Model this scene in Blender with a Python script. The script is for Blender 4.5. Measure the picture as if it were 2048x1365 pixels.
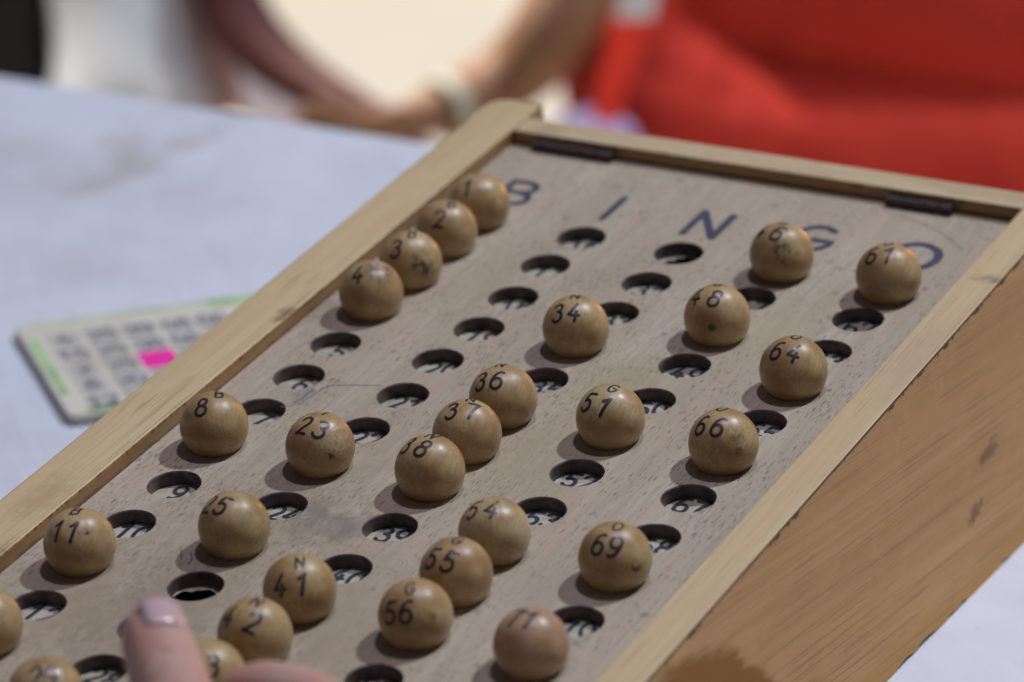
import bpy, bmesh, math, random
from mathutils import Vector, Matrix
from math import radians, sin, cos, pi, sqrt, hypot
for o in list(bpy.data.objects): bpy.data.objects.remove(o, do_unlink=True)
SC = bpy.context.scene
COL = SC.collection
S = 0.010                      # one modelling unit (a ball radius) is one centimetre
random.seed(7)
TILT = .118
_h = hypot(1, TILT)
BM = Matrix(((1, 0, 0), (0, 1/_h, -TILT/_h), (0, TILT/_h, 1/_h)))   # board frame -> world frame
TZ = -9.2                      # table top

# ---------------------------------------------------------------- camera
cd = bpy.data.cameras.new('camera'); cam = bpy.data.objects.new('camera', cd); COL.objects.link(cam)
cd.sensor_width = 36; cd.lens = 7615.79/2048*36; cd.clip_start = .05; cd.clip_end = 100
rt = Vector((0.8778021, 0.4786708, -0.0183773)); dn = Vector((0.1603804, -0.3298277, -0.9303181)); fw = Vector((-0.4513775, 0.8136878, -0.3662929))
cam.matrix_world = Matrix.Translation(Vector((56.892981, -100.786051, 41.304228))*S) @ Matrix((( rt.x, -dn.x, -fw.x), (rt.y, -dn.y, -fw.y), (rt.z, -dn.z, -fw.z))).to_4x4()
cd.dof.use_dof = True; cd.dof.focus_distance = 108.5*S; cd.dof.aperture_fstop = 9.0; cd.dof.aperture_blades = 0
SC.camera = cam

# ---------------------------------------------------------------- light
w = bpy.data.worlds.new('World'); SC.world = w; w.use_nodes = True
wb = w.node_tree.nodes['Background']; wb.inputs[0].default_value = (.62, .56, .70, 1); wb.inputs[1].default_value = .075
def lamp(name, typ, loc, energy, color, size, target=None, spot=45):
    l = bpy.data.lights.new(name, typ); o = bpy.data.objects.new(name, l); COL.objects.link(o)
    l.energy = energy; l.color = color; o.location = Vector(loc)*S
    if typ == 'SPOT': l.spot_size = radians(spot); l.spot_blend = .5
    if typ == 'AREA':
        l.shape = 'DISK'; l.size = size*S
    else:
        l.shadow_soft_size = size*S
    if target: o.rotation_euler = (Vector(target)*S-o.location).to_track_quat('-Z', 'Y').to_euler()
    return o
def board_dir(el, az, d):
    v = BM @ Vector((cos(radians(el))*sin(radians(az)), cos(radians(el))*cos(radians(az)), sin(radians(el))))
    return Vector((7, -12, -1)) + v*d
lamp('ceiling_lamp_far', 'POINT', board_dir(51, 26, 330), 268, (.84, .92, 1), 7)
lamp('ceiling_lamp_near', 'POINT', board_dir(75, 15, 330), 132, (.86, .80, 1), 10)
lamp('people_fill_spot', 'SPOT', (-236, 113, 190), 800, (1, .93, .86), 12, (-64, 120, -36), 34)  # added spot, coned to light only the people from the left
lamp('floor_fill_spot', 'SPOT', (-180, 330, 200), 310, (1, .94, .86), 30, (-150, 270, -84), 75)  # added unseen spot to brighten the floor beyond the table
lamp('orange_glint_spot', 'SPOT', (12, 128, 14), 7, (1, .36, .12), 8, (7, -14, 0), 50)  # added out-of-view spot that puts orange glints on the balls
lamp('side_fill_area', 'AREA', (260, 80, 50), 6, (1, .93, .85), 120, (17, -15, -6))  # added soft area fill for the right side wall, no real window

SC.view_settings.view_transform = 'Standard'; SC.view_settings.look = 'None'
SC.view_settings.exposure = 0; SC.view_settings.gamma = 1; SC.view_settings.use_curve_mapping = False
SC.cycles.use_denoising = True
SC.cycles.max_bounces = 6

# ---------------------------------------------------------------- numbers
# number: [text, outward normal, reading direction, digit pitch, letter direction in the text frame]
BALLS = {1: ["1", [-0.045, -0.553, 0.832], [0.959, 0.21, 0.192], 0.5, None], 2: ["2", [0.168, -0.629, 0.759], [0.961, 0.275, 0.015], 0.5, [0.278,
0.62, 0.734]], 3: ["3", [-0.071, -0.644, 0.762], [0.967, 0.142, 0.21], 0.5, [0.353, 0.592, 0.725]], 4: ["4", [-0.089, -0.506, 0.858], [0.943, 0.236,
0.237], 0.5, None], 8: ["8", [-0.019, -0.482, 0.876], [0.939, 0.293, 0.182], 0.5, [0.386, 0.552, 0.739]], 11: ["11", [0.065, -0.629, 0.774], [0.985,
0.164, 0.051], 0.47, [0.039, 0.71, 0.704]], 23: ["23", [0.098, -0.411, 0.906], [0.995, 0.032, -0.093], 0.55, [0.02, 0.707, 0.707]], 25: ["25",
[-0.278, -0.374, 0.885], [0.956, -0.196, 0.218], 0.53, None], 41: ["41", [0.238, -0.73, 0.641], [0.927, 0.367, 0.075], 0.62, [0.205, 0.618, 0.759]],
42: ["42", [-0.013, -0.546, 0.838], [0.998, -0.053, -0.019], 0.74, [0.097, 0.636, 0.766]], 36: ["36", [-0.135, -0.501, 0.855], [0.969, 0.115, 0.22],
0.53, [0.109, 0.717, 0.689]], 37: ["37", [0.074, -0.27, 0.96], [0.946, 0.322, 0.018], 0.61, [0.144, 0.592, 0.793]], 38: ["38", [-0.216, -0.33, 0.919],
[0.964, -0.221, 0.147], 0.6, [0.131, 0.596, 0.793]], 51: ["51", [-0.11, -0.62, 0.777], [0.985, -0.171, 0.003], 0.6, [0.14, 0.671, 0.728]], 54: ["54",
[-0.123, -0.307, 0.944], [0.978, 0.122, 0.168], 0.58, None], 55: ["55", [-0.083, -0.609, 0.789], [0.996, -0.065, 0.054], 0.55, [0.112, 0.71, 0.695]],
56: ["56", [-0.026, -0.817, 0.577], [0.969, 0.121, 0.214], 0.48, [0.23, 0.646, 0.728]], 69: ["69", [0.112, -0.617, 0.779], [0.99, 0.14, -0.031], 0.47,
[0.102, 0.66, 0.745]], 71: ["71", [-0.041, -0.225, 0.974], [0.999, 0.005, 0.043], 0.42, None], 46: ["46", [-0.242, -0.294, 0.924], [0.959, -0.218,
0.182], 0.65, [0.1, 0.603, 0.792]], 61: ["61", [-0.079, -0.406, 0.911], [0.982, 0.125, 0.14], 0.54, [0.097, 0.639, 0.763]], 48: ["48", [-0.135,
-0.418, 0.898], [0.991, -0.057, 0.123], 0.64, [0.054, 0.679, 0.732]], 34: ["34", [0.017, -0.553, 0.833], [0.966, 0.223, 0.129], 0.53, [0.135, 0.692,
0.709]], 64: ["64", [0.004, -0.489, 0.872], [0.999, 0.038, 0.017], 0.56, [0.05, 0.689, 0.723]], 66: ["66", [-0.147, -0.536, 0.831], [0.989, -0.057,
0.138], 0.56, [0.015, 0.728, 0.685]], 29: ["29", [0.316, -0.364, 0.876], [0.825, 0.561, -0.065], 0.42, None], 13: ["13", [0.229, -0.484, 0.844],
[0.917, 0.397, -0.021], 0.41, None], 43: ["43", [0.307, -0.56, 0.77], [0.901, 0.432, -0.045], 0.46, None]}
# hole centres on the panel, hand drilled and so slightly off the grid
HOLES =  {1: (0.02, -0.19), 2: (-0.02, -2.3), 3: (-0.0, -4.63), 4: (-0.11, -6.88), 5: (-0.06, -9.24), 6: (-0.02, -11.47), 7: (-0.0, -13.77), 8:
(-0.12, -15.94), 9: (-0.0, -18.4), 10: (0.0, -20.78), 11: (-0.01, -23.07), 12: (0.11, -25.41), 13: (0.0, -27.56), 14: (0.0, -29.86), 15: (0.0,
-32.16), 16: (3.67, -0.16), 17: (3.51, -2.31), 18: (3.61, -4.64), 19: (3.61, -6.85), 20: (3.45, -9.12), 21: (3.54, -11.4), 22: (3.52, -13.68), 23:
(3.46, -15.92), 24: (3.52, -18.35), 25: (3.55, -20.71), 26: (3.64, -22.97), 27: (3.53, -25.27), 28: (3.53, -27.56), 29: (3.53, -29.86), 30: (3.53,
-32.16), 31: (7.08, -0.11), 32: (7.07, -2.34), 33: (7.03, -4.51), 34: (6.98, -6.83), 35: (7.0, -9.1), 36: (7.04, -11.52), 37: (7.07, -13.75), 38:
(7.09, -15.95), 39: (7.06, -18.27), 40: (7.0, -20.68), 41: (7.03, -22.95), 42: (7.09, -25.33), 43: (7.06, -27.56), 44: (7.06, -29.86), 45: (7.06,
-32.16), 46: (10.73, -0.23), 47: (10.55, -2.19), 48: (10.67, -4.72), 49: (10.57, -6.82), 50: (10.55, -9.14), 51: (10.52, -11.47), 52: (10.54, -13.68),
53: (10.53, -15.97), 54: (10.5, -18.41), 55: (10.56, -20.67), 56: (10.6, -22.94), 57: (10.6, -25.27), 58: (10.6, -27.56), 59: (10.6, -29.86), 60:
(10.6, -32.16), 61: (14.39, -0.44), 62: (14.19, -2.33), 63: (14.13, -4.59), 64: (14.21, -6.97), 65: (14.14, -9.21), 66: (14.19, -11.65), 67: (14.13,
-13.85), 68: (14.16, -16.17), 69: (14.19, -18.4), 70: (14.16, -20.77), 71: (14.14, -23.1), 72: (14.13, -25.27), 73: (14.13, -27.56), 74: (14.13,
-29.86), 75: (14.13, -32.16)}

# ---------------------------------------------------------------- materials
class M:
    """small node-tree writer"""
    def __init__(s, name, rough=.5, spec=.5, coat=0, coat_rough=.2):
        s.m = bpy.data.materials.new(name); s.m.use_nodes = True; s.t = s.m.node_tree
        s.b = s.t.nodes['Principled BSDF']; s.b.inputs['Roughness'].default_value = rough
        s.b.inputs['Specular IOR Level'].default_value = spec
        s.b.inputs['Coat Weight'].default_value = coat; s.b.inputs['Coat Roughness'].default_value = coat_rough
        s.tc = s.t.nodes.new('ShaderNodeTexCoord')
    def link(s, a, b): s.t.links.new(a, b)
    def coord(s, scale=(1, 1, 1), rot=(0, 0, 0), loc=(0, 0, 0)):
        n = s.t.nodes.new('ShaderNodeMapping'); n.vector_type = 'POINT'
        n.inputs['Scale'].default_value = [v/S for v in scale]; n.inputs['Rotation'].default_value = rot
        n.inputs['Location'].default_value = loc
        src = s.tc.outputs['Object']
        if any(rot):      # turn first, stretch afterwards, so the grain really runs at that angle
            r = s.t.nodes.new('ShaderNodeMapping'); r.inputs['Rotation'].default_value = rot; s.link(src, r.inputs['Vector']); src = r.outputs[0]
            n.inputs['Rotation'].default_value = (0, 0, 0)
        s.link(src, n.inputs['Vector']); return n.outputs[0]
    def noise(s, vec, scale=1, detail=3, rough=.5, dist=0):
        n = s.t.nodes.new('ShaderNodeTexNoise'); n.inputs['Scale'].default_value = scale
        n.inputs['Detail'].default_value = detail; n.inputs['Roughness'].default_value = rough; n.inputs['Distortion'].default_value = dist
        s.link(vec, n.inputs['Vector']); return n.outputs['Fac']
    def ramp(s, fac, a, b, ca=0., cb=1.):
        n = s.t.nodes.new('ShaderNodeMapRange'); n.clamp = True; n.interpolation_type = 'SMOOTHSTEP'
        for k, v in zip(('From Min', 'From Max', 'To Min', 'To Max'), (a, b, ca, cb)): n.inputs[k].default_value = v
        s.link(fac, n.inputs['Value']); return n.outputs[0]
    def mix(s, fac, a, b):
        n = s.t.nodes.new('ShaderNodeMix'); n.data_type = 'RGBA'
        for i, v in ((6, a), (7, b)):
            if isinstance(v, tuple): n.inputs[i].default_value = (*v, 1)
            else: s.link(v, n.inputs[i])
        if isinstance(fac, float): n.inputs[0].default_value = fac
        else: s.link(fac, n.inputs[0])
        return n.outputs[2]
    def math(s, op, a, b=None):
        n = s.t.nodes.new('ShaderNodeMath'); n.operation = op
        for i, v in enumerate((a, b)):
            if v is None: continue
            if isinstance(v, (int, float)): n.inputs[i].default_value = v
            else: s.link(v, n.inputs[i])
        return n.outputs[0]
    def dist(s, p, scale=(1, 1, 1)):
        """distance in modelling units from point p in object space"""
        n = s.t.nodes.new('ShaderNodeMapping'); n.vector_type = 'POINT'
        n.inputs['Scale'].default_value = [v/S for v in scale]
        n.inputs['Location'].default_value = [-a*b for a, b in zip(p, scale)]
        s.link(s.tc.outputs['Object'], n.inputs['Vector'])
        l = s.t.nodes.new('ShaderNodeVectorMath'); l.operation = 'LENGTH'; s.link(n.outputs[0], l.inputs[0]); return l.outputs['Value']
    def color(s, c):
        if isinstance(c, tuple): s.b.inputs['Base Color'].default_value = (*c, 1)
        else: s.link(c, s.b.inputs['Base Color'])
    def roughness(s, f): s.link(f, s.b.inputs['Roughness'])
    def bump(s, h, strength=.3, distance=.02):
        n = s.t.nodes.new('ShaderNodeBump'); n.inputs['Strength'].default_value = strength; n.inputs['Distance'].default_value = distance*S
        s.link(h, n.inputs['Height']); s.link(n.outputs[0], s.b.inputs['Normal'])
    def random(s):
        n = s.t.nodes.new('ShaderNodeObjectInfo'); return n.outputs['Random']

def plain(name, c, rough=.6, var=.15, scale=.3, **k):
    m = M(name, rough, **k); n = m.noise(m.coord(), scale, 4)
    m.color(m.mix(m.ramp(n, .3, .7), tuple(v*(1-var) for v in c), tuple(min(1, v*(1+var)) for v in c))); return m.m

def wood(name, base, dark, light, along=(0, 1, 0), rot=(0, 0, 0), fine=(7, .35), pores=None, stains=(), rough=.55, coat=0., spec=.5, extra=None, bump=.25):
    """grain runs along one axis of the part; pores are short dark dashes"""
    m = M(name, rough, spec, coat=coat, coat_rough=.35)
    a, b = fine
    v = m.coord([b if t else a for t in along], rot)
    g = m.noise(v, 1, 4, .6, .4); broad = m.noise(m.coord([b*.25 if t else a*.09 for t in along], rot), 1, 3, .5, .5)
    c = m.mix(m.ramp(g, .32, .68), dark, light)
    c = m.mix(.45, c, base)
    c = m.mix(m.ramp(broad, .35, .68, 0, .62), c, tuple(x*y for x, y in zip(base, (.80, .76, .70))))
    hue = m.noise(m.coord([b*.5 if t else a*.22 for t in along], rot, (7, 3, 5)), 1, 2); c = m.mix(m.ramp(hue, .45, .65, 0, .35), c, tuple(x*y for x, y in zip(base, (1.06, .90, .90))))
    mott = m.noise(m.coord((1.1, 1.1, 1.1)), 1, 5, .65)
    c = m.mix(m.ramp(mott, .5, .75, 0, .35), c, tuple(x*y for x, y in zip(base, (1.12, 1.08, 1.02))))
    h = g
    if pores:
        pa, pb, thr, dk = pores
        p = m.noise(m.coord([pb if t else pa for t in along], rot), 1, 1.5, .5)
        dens = m.noise(m.coord((.5, .5, .5), (0, 0, .3)), 1, 2)
        p = m.math('ADD', p, m.ramp(dens, .35, .65, -.04, .05))
        pf = m.ramp(p, thr, thr+.045)
        c = m.mix(m.math('MULTIPLY', pf, .66), c, dk)
        h = m.math('SUBTRACT', g, m.math('MULTIPLY', pf, 1.5))
    for (p, sc, r0, r1, col, amt) in stains:
        d = m.dist(p, sc); d = m.math('ADD', d, m.ramp(m.noise(m.coord((1.6, 1.6, 1.6)), 1, 4, .7), .2, .8, -.45, .45))
        c = m.mix(m.ramp(d, r0, r1, amt, 0), c, col)
    if extra: c = extra(m, c)
    m.color(c); m.bump(h, bump, .03)
    return m.m

# ---------------------------------------------------------------- mesh helpers
def smooth(me, on=True):
    for p in me.polygons: p.use_smooth = on
def obj(name, verts, faces, mat, parent=None, base=(0, 0, 0), rot=None, sm=False, mats=None, fm=None):
    """verts in modelling units in the parent's (or own) frame"""
    me = bpy.data.meshes.new(name); me.from_pydata([Vector(v)*S for v in verts], [], faces); me.validate(); me.update()
    for x in (mats or [mat]): me.materials.append(x)
    if fm:
        for p, i in zip(me.polygons, fm): p.material_index = i
    smooth(me, sm)
    o = bpy.data.objects.new(name, me); COL.objects.link(o)
    if parent: o.parent = parent
    else:
        o.location = Vector(base)*S
        if rot is not None: o.rotation_euler = rot.to_euler()
    return o
def thing(name, label, cat, base=(0, 0, 0), rot=None, group=None):
    o = bpy.data.objects.new(name, None); COL.objects.link(o); o.location = Vector(base)*S; o.empty_display_size = .02
    if rot is not None: o.rotation_euler = rot.to_euler()
    o['label'] = label; o['category'] = cat
    if group: o['group'] = group
    return o
def tag(o, label, cat, group=None):
    o['label'] = label; o['category'] = cat
    if group: o['group'] = group
    return o
def prism(name, outline, axis, a0, a1, mat, parent, bevel=.05, base=(0, 0, 0), side=None, **k):
    """extrude a closed outline (list of 2-tuples) along an axis ('x','y','z'), with rounded edges"""
    bm = bmesh.new()
    f = {'x': lambda u, v, t: (t, u, v), 'y': lambda u, v, t: (u, t, v), 'z': lambda u, v, t: (u, v, t)}[axis]
    lo = [bm.verts.new(Vector(f(u, v, a0))*S) for u, v in outline]; hi = [bm.verts.new(Vector(f(u, v, a1))*S) for u, v in outline]
    bm.faces.new(lo); bm.faces.new(hi[::-1]); n = len(outline)
    for i in range(n): bm.faces.new((lo[i], hi[i], hi[(i+1) % n], lo[(i+1) % n])[::-1])
    bmesh.ops.recalc_face_normals(bm, faces=bm.faces)
    if bevel:
        ed = [e for e in bm.edges if e.calc_face_angle(0) > .5]
        bmesh.ops.bevel(bm, geom=ed, offset=bevel*S, segments=2, affect='EDGES', profile=.5)
    me = bpy.data.meshes.new(name); bm.to_mesh(me); bm.free(); me.materials.append(mat)
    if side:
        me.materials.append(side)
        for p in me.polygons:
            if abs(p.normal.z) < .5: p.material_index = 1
    o = bpy.data.objects.new(name, me); COL.objects.link(o)
    if parent: o.parent = parent
    else: o.location = Vector(base)*S
    return o
def box(name, x, y, z, mat, parent, bevel=.05, **k):
    return prism(name, [(x[0], y[0]), (x[1], y[0]), (x[1], y[1]), (x[0], y[1])], 'z', z[0], z[1], mat, parent, bevel, **k)
def sphere_data(name, r, seg=64, ring=40, mat=None):
    bm = bmesh.new(); bmesh.ops.create_uvsphere(bm, u_segments=seg, v_segments=ring, radius=r*S)
    me = bpy.data.meshes.new(name); bm.to_mesh(me); bm.free(); smooth(me)
    if mat: me.materials.append(mat)
    return me
def catmull(pts, n=8):
    P = [Vector(p) for p in pts]; out = []
    Q = [P[0]*2-P[1]]+P+[P[-1]*2-P[-2]]
    for i in range(1, len(Q)-2):
        for k in range(n):
            t = k/n; a, b, c, d = Q[i-1:i+3]
            out.append(.5*((2*b)+(c-a)*t+(2*a-5*b+4*c-d)*t*t+(3*b-a-3*c+d)*t**3))
    out.append(P[-1]); return out
def tube(path, seg=14, caps=True):
    """path of (x,y,z,r) -> verts, faces"""
    P = catmull(path, 5); V, F = [], []; up = Vector((.13, .21, .97)); n = len(P)
    for i, p in enumerate(P):
        q = P[min(i+1, n-1)]-P[max(i-1, 0)]; t = Vector(q[:3]).normalized()
        a = t.cross(up).normalized(); b = t.cross(a).normalized(); up = -a.cross(t) if False else up
        for k in range(seg):
            th = 2*pi*k/seg; V.append(Vector(p[:3])+(a*cos(th)+b*sin(th))*p[3])
    for i in range(n-1):
        for k in range(seg): F.append((i*seg+k, i*seg+(k+1) % seg, (i+1)*seg+(k+1) % seg, (i+1)*seg+k))
    if caps: F.append(tuple(range(seg))[::-1]); F.append(tuple((n-1)*seg+k for k in range(seg)))
    return V, F
def vec4(p): return Vector((p[0], p[1], p[2], p[3]))
def skin_body(name, nodes, edges, mat, parent, root=0, level=2):
    """nodes: (x,y,z,rx[,ry]) in the parent's frame; one continuous skinned surface"""
    me = bpy.data.meshes.new(name); me.from_pydata([Vector(n[:3])*S for n in nodes], edges, []); me.update()
    o = bpy.data.objects.new(name, me); COL.objects.link(o); me.materials.append(mat)
    o.parent = parent
    md = o.modifiers.new('skin', 'SKIN'); md.use_smooth_shade = True; md.branch_smoothing = .3
    sv = me.skin_vertices[0].data
    for i, n in enumerate(nodes):
        sv[i].radius = (n[3]*S, (n[4] if len(n) > 4 else n[3])*S); sv[i].use_root = (i == root)
    sd = o.modifiers.new('sub', 'SUBSURF'); sd.levels = level; sd.render_levels = level
    return o

def loft(name, rings, ex, ey, mat, parent, folds=(.5, .12), seg=40, power=2.3, tilt=0.):
    """rings: (centre x, centre y, z, half width, half depth) -> one closed smooth volume with soft cloth folds"""
    from mathutils import noise as mn
    P = [Vector(r[:4]) for r in rings]; B = [Vector((r[4], 0, 0, 0)) for r in rings]
    P = catmull(P, 4); B = catmull(B, 4); V, F = [], []; n = len(P)
    for i in range(n):
        for k in range(seg):
            th = 2*pi*k/seg; c, s = cos(th), sin(th)
            x = P[i][3]*math.copysign(abs(c)**(2/power), c); y = B[i][0]*math.copysign(abs(s)**(2/power), s)
            p = Vector((P[i][0], P[i][1], P[i][2]-tilt*x))+ex*x+ey*y
            d = mn.noise(p*folds[1]+Vector((3.1, 0, 0)))*folds[0]+mn.noise(Vector((p.x*.5, p.y*.5, p.z*.12))*folds[1]*2.5)*folds[0]*.6
            V.append(p+(ex*c+ey*s)*d)
    for i in range(n-1):
        for k in range(seg): F.append((i*seg+k, i*seg+(k+1) % seg, (i+1)*seg+(k+1) % seg, (i+1)*seg+k))
    F.append(tuple(range(seg))[::-1]); F.append(tuple((n-1)*seg+k for k in range(seg)))
    return V, F
def merge(*geos):
    V, F = [], []
    for v, f in geos:
        b = len(V); V += list(v); F += [tuple(q+b for q in g) for g in f]
    return V, F

# ---------------------------------------------------------------- stroke lettering
def arc(cx, cy, rx, ry, a0, a1, n=14):
    return [(cx+rx*cos(radians(a0+(a1-a0)*i/n)), cy+ry*sin(radians(a0+(a1-a0)*i/n))) for i in range(n+1)]
GL = {   # strokes in a cell of width .6 and height 1
 '0': [arc(.3, .5, .26, .48, 90, 450, 28)],
 '1': [[(.10, .74), (.22, .84), (.36, 1.)], [(.36, 1.), (.33, .6), (.30, 0)]],
 '2': [arc(.30, .72, .25, .27, 165, -35, 16)+[(.36, .36), (.18, .14), (.04, .02)], [(.04, .02), (.3, .03), (.57, .0)]],
 '3': [arc(.27, .77, .23, .22, 150, -80, 16), arc(.27, .28, .27, .28, 88, -155, 18)],
 '4': [[(.34, 1.), (.24, .74), (.13, .5), (.02, .34)], [(.02, .34), (.28, .30), (.56, .31)], [(.40, .52), (.39, .3), (.38, .0)]],
 '5': [[(.54, .98), (.32, .97), (.14, .97)], [(.14, .97), (.12, .78), (.09, .56)], arc(.27, .30, .27, .30, 128, -150, 20)],
 '6': [[(.50, .96), (.38, 1.), (.24, .93), (.12, .74), (.05, .5), (.03, .32)], arc(.29, .29, .26, .29, 180, -180, 26)],
 '7': [[(.04, .97), (.3, .96), (.56, .97)], [(.56, .97), (.42, .7), (.30, .38), (.22, 0)]],
 '8': [arc(.3, .76, .20, .22, -90, 270, 24), arc(.3, .27, .26, .27, 90, 450, 26)],
 '9': [arc(.3, .70, .25, .29, 0, 360, 26), [(.55, .70), (.54, .5), (.46, .24), (.34, .06), (.20, .0), (.09, .05)]],
 'B': [[(.06, 0), (.06, 1)], [(.06, 1), (.3, 1)]+arc(.32, .77, .22, .23, 90, -90, 10)+[(.06, .54)], [(.06, .54), (.32, .54)]+arc(.33, .27, .26, .27, 90, -90, 10)+[(.06, 0)]],
 'I': [[(.3, 0), (.3, 1)]],
 'N': [[(.04, 0), (.04, 1)], [(.04, 1), (.56, 0)], [(.56, 0), (.56, 1)]],
 'G': [arc(.32, .5, .30, .5, 48, 340, 24)+[(.60, .44)], [(.60, .44), (.34, .44)]],
 'O': [arc(.3, .5, .31, .5, 90, 450, 30)],
}
def ribbon(pts, wd, lift):
    """flat stroke with round ends -> list of (x,y,lift), faces"""
    P = [Vector(p) for p in pts]
    Q = [P[0]]
    for a, b in zip(P, P[1:]):      # subdivide long pieces so the stroke can follow a sphere
        n = max(1, int((b-a).length/.05))
        for i in range(1, n+1): Q.append(a.lerp(b, i/n))
    P = Q; closed = (P[0]-P[-1]).length < 1e-4
    V, F = [], []; n = len(P)
    for i, p in enumerate(P):
        if closed: d = P[(i+1) % (n-1)]-P[(i-1) % (n-1)]
        else: d = P[min(i+1, n-1)]-P[max(i-1, 0)]
        d.normalize(); nn = Vector((-d.y, d.x))*wd/2
        V += [(*(p+nn), lift), (*(p-nn), lift)]
    for i in range(n-1): F.append((2*i, 2*i+1, 2*i+3, 2*i+2))
    if not closed:
        for e, sgn in ((0, -1), (n-1, 1)):
            d = (P[1]-P[0]) if e == 0 else (P[-1]-P[-2]); a0 = math.atan2(d.y, d.x)+(pi if e == 0 else 0)
            c = len(V); V.append((*P[e], lift))
            for k in range(7):
                a = a0-pi/2+pi*k/6; V.append((P[e].x+cos(a)*wd/2, P[e].y+sin(a)*wd/2, lift))
            for k in range(6): F.append((c, c+1+k, c+2+k))
    return V, F
def text_geo(s, h, wd, pitch=None, slant=0., wide=1., ox=0., oy=0., lift0=0., dl=.0015):
    """centred text; h height, wd stroke width"""
    pitch = pitch if pitch is not None else .82*h; V, F = [], []; k = 0
    for i, ch in enumerate(s):
        cx = (i-(len(s)-1)/2)*pitch
        for st in GL[ch]:
            pts = [(((x-.3)*wide+slant*(y-.5))*h+cx+ox, (y-.5)*h+oy) for x, y in st]
            v, f = ribbon(pts, wd, lift0+k*dl); k += 1
            b = len(V); V += v; F += [tuple(q+b for q in g) for g in f]
    return V, F
def on_sphere(V, lift, up_angle=0., side=0.):
    """wrap (x,y) arc lengths round a unit sphere about +z; then roll towards +y / +x"""
    out = []; R = Matrix.Rotation(side, 3, 'Y') @ Matrix.Rotation(-up_angle, 3, 'X')
    for x, y, z in V:
        r = hypot(x, y); d = Vector((0, 0, 1)) if r < 1e-9 else Vector((x/r*sin(r), y/r*sin(r), cos(r)))
        out.append(R @ (d*(1+lift+z)))
    return out

# ---------------------------------------------------------------- setting
floor_m = plain('cream_floor', (.74, .68, .56), .7, .05, .03)
FL = TZ-75
obj('floor', [(-1500, -600, FL), (1200, -600, FL), (1200, 1900, FL), (-1500, 1900, FL)], [(0, 1, 2, 3)], floor_m)['kind'] = 'structure'
wall_m = plain('cream_wall', (.72, .68, .60), .8, .04, .02)
wl = obj('wall', [(-1500, 1500, FL), (1200, 1500, FL), (1200, 1500, FL+320), (-1500, 1500, FL+320), (-1500, 1512, FL), (1200, 1512, FL), (1200, 1512, FL+320), (-1500, 1512, FL+320)],
         [(0, 1, 2, 3), (5, 4, 7, 6), (3, 2, 6, 7), (1, 5, 6, 2), (4, 0, 3, 7)], wall_m)
wl['kind'] = 'structure'

# ---------------------------------------------------------------- table
def table_mat():
    m = M('white_table', .42, .4)
    n = m.noise(m.coord((.16, .16, .16)), 1, 5, .6); c = m.mix(m.ramp(n, .35, .7), (.70, .745, .83), (.64, .675, .75))
    n2 = m.noise(m.coord((1.2, .5, 1)), 1, 4, .7); c = m.mix(m.ramp(n2, .58, .8, 0, .12), c, (.50, .50, .54))
    for p, sc, r0, r1, a in (((-28.6, 22, 0), (.75, .16, 0), .1, 1.2, .42), ((-31, 24.5, 0), (.5, .5, 0), .1, 1.1, .32), ((-36.5, 11.5, 0), (.22, .45, 0), .1, 1.2, .25), ((-34, 20, 0), (.10, .22, 0), .1, 1.3, .30), ((-24, 11, 0), (.3, .3, 0), .1, 1.3, .22)):
        d = m.dist(p, sc); d = m.math('ADD', d, m.ramp(m.noise(m.coord((.35, .35, .35)), 1, 4, .7), .2, .8, -.6, .6))
        c = m.mix(m.ramp(d, r0, r1, a, 0), c, (.40, .34, .30))
    c = m.mix(m.ramp(m.noise(m.coord((2.6, 2.6, 1)), 1, 2), .76, .80, 0, .5), c, (.25, .24, .26))
    m.color(c)
    wv = m.noise(m.coord((.10, .42, .1), (0, 0, .9)), 1, 2, .5, 1.2); m.bump(wv, .22, .5)
    return m.m
tb = thing('table', 'large white table with a faintly stained top under the wooden bingo board', 'table', (-10, -15, FL))
OFF = {tb.name: Vector((10, 15, -FL))*S}
def child(o):
    o.location = OFF[o.parent.name]; return o
child(box('tabletop', (-150, 110), (-78, 29.9), (TZ-2.6, TZ), table_mat(), tb, .35))
legm = plain('grey_steel', (.25, .25, .27), .4, .1)
for x in (-140, 100):
    for y in (-70, 22):
        child(box('leg', (x-1.6, x+1.6), (y-1.6, y+1.6), (FL, TZ-2.7), legm, tb, .3))

# ---------------------------------------------------------------- bingo board
BASE = Vector((7, -15, -7.49))
bd = thing('bingo_board', 'sloping wooden bingo board with five columns of numbered holes and a raised pale frame', 'bingo board', BM @ BASE, BM)
OFF[bd.name] = -BASE*S
def zb(y): return -9.27-TILT*y

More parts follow.
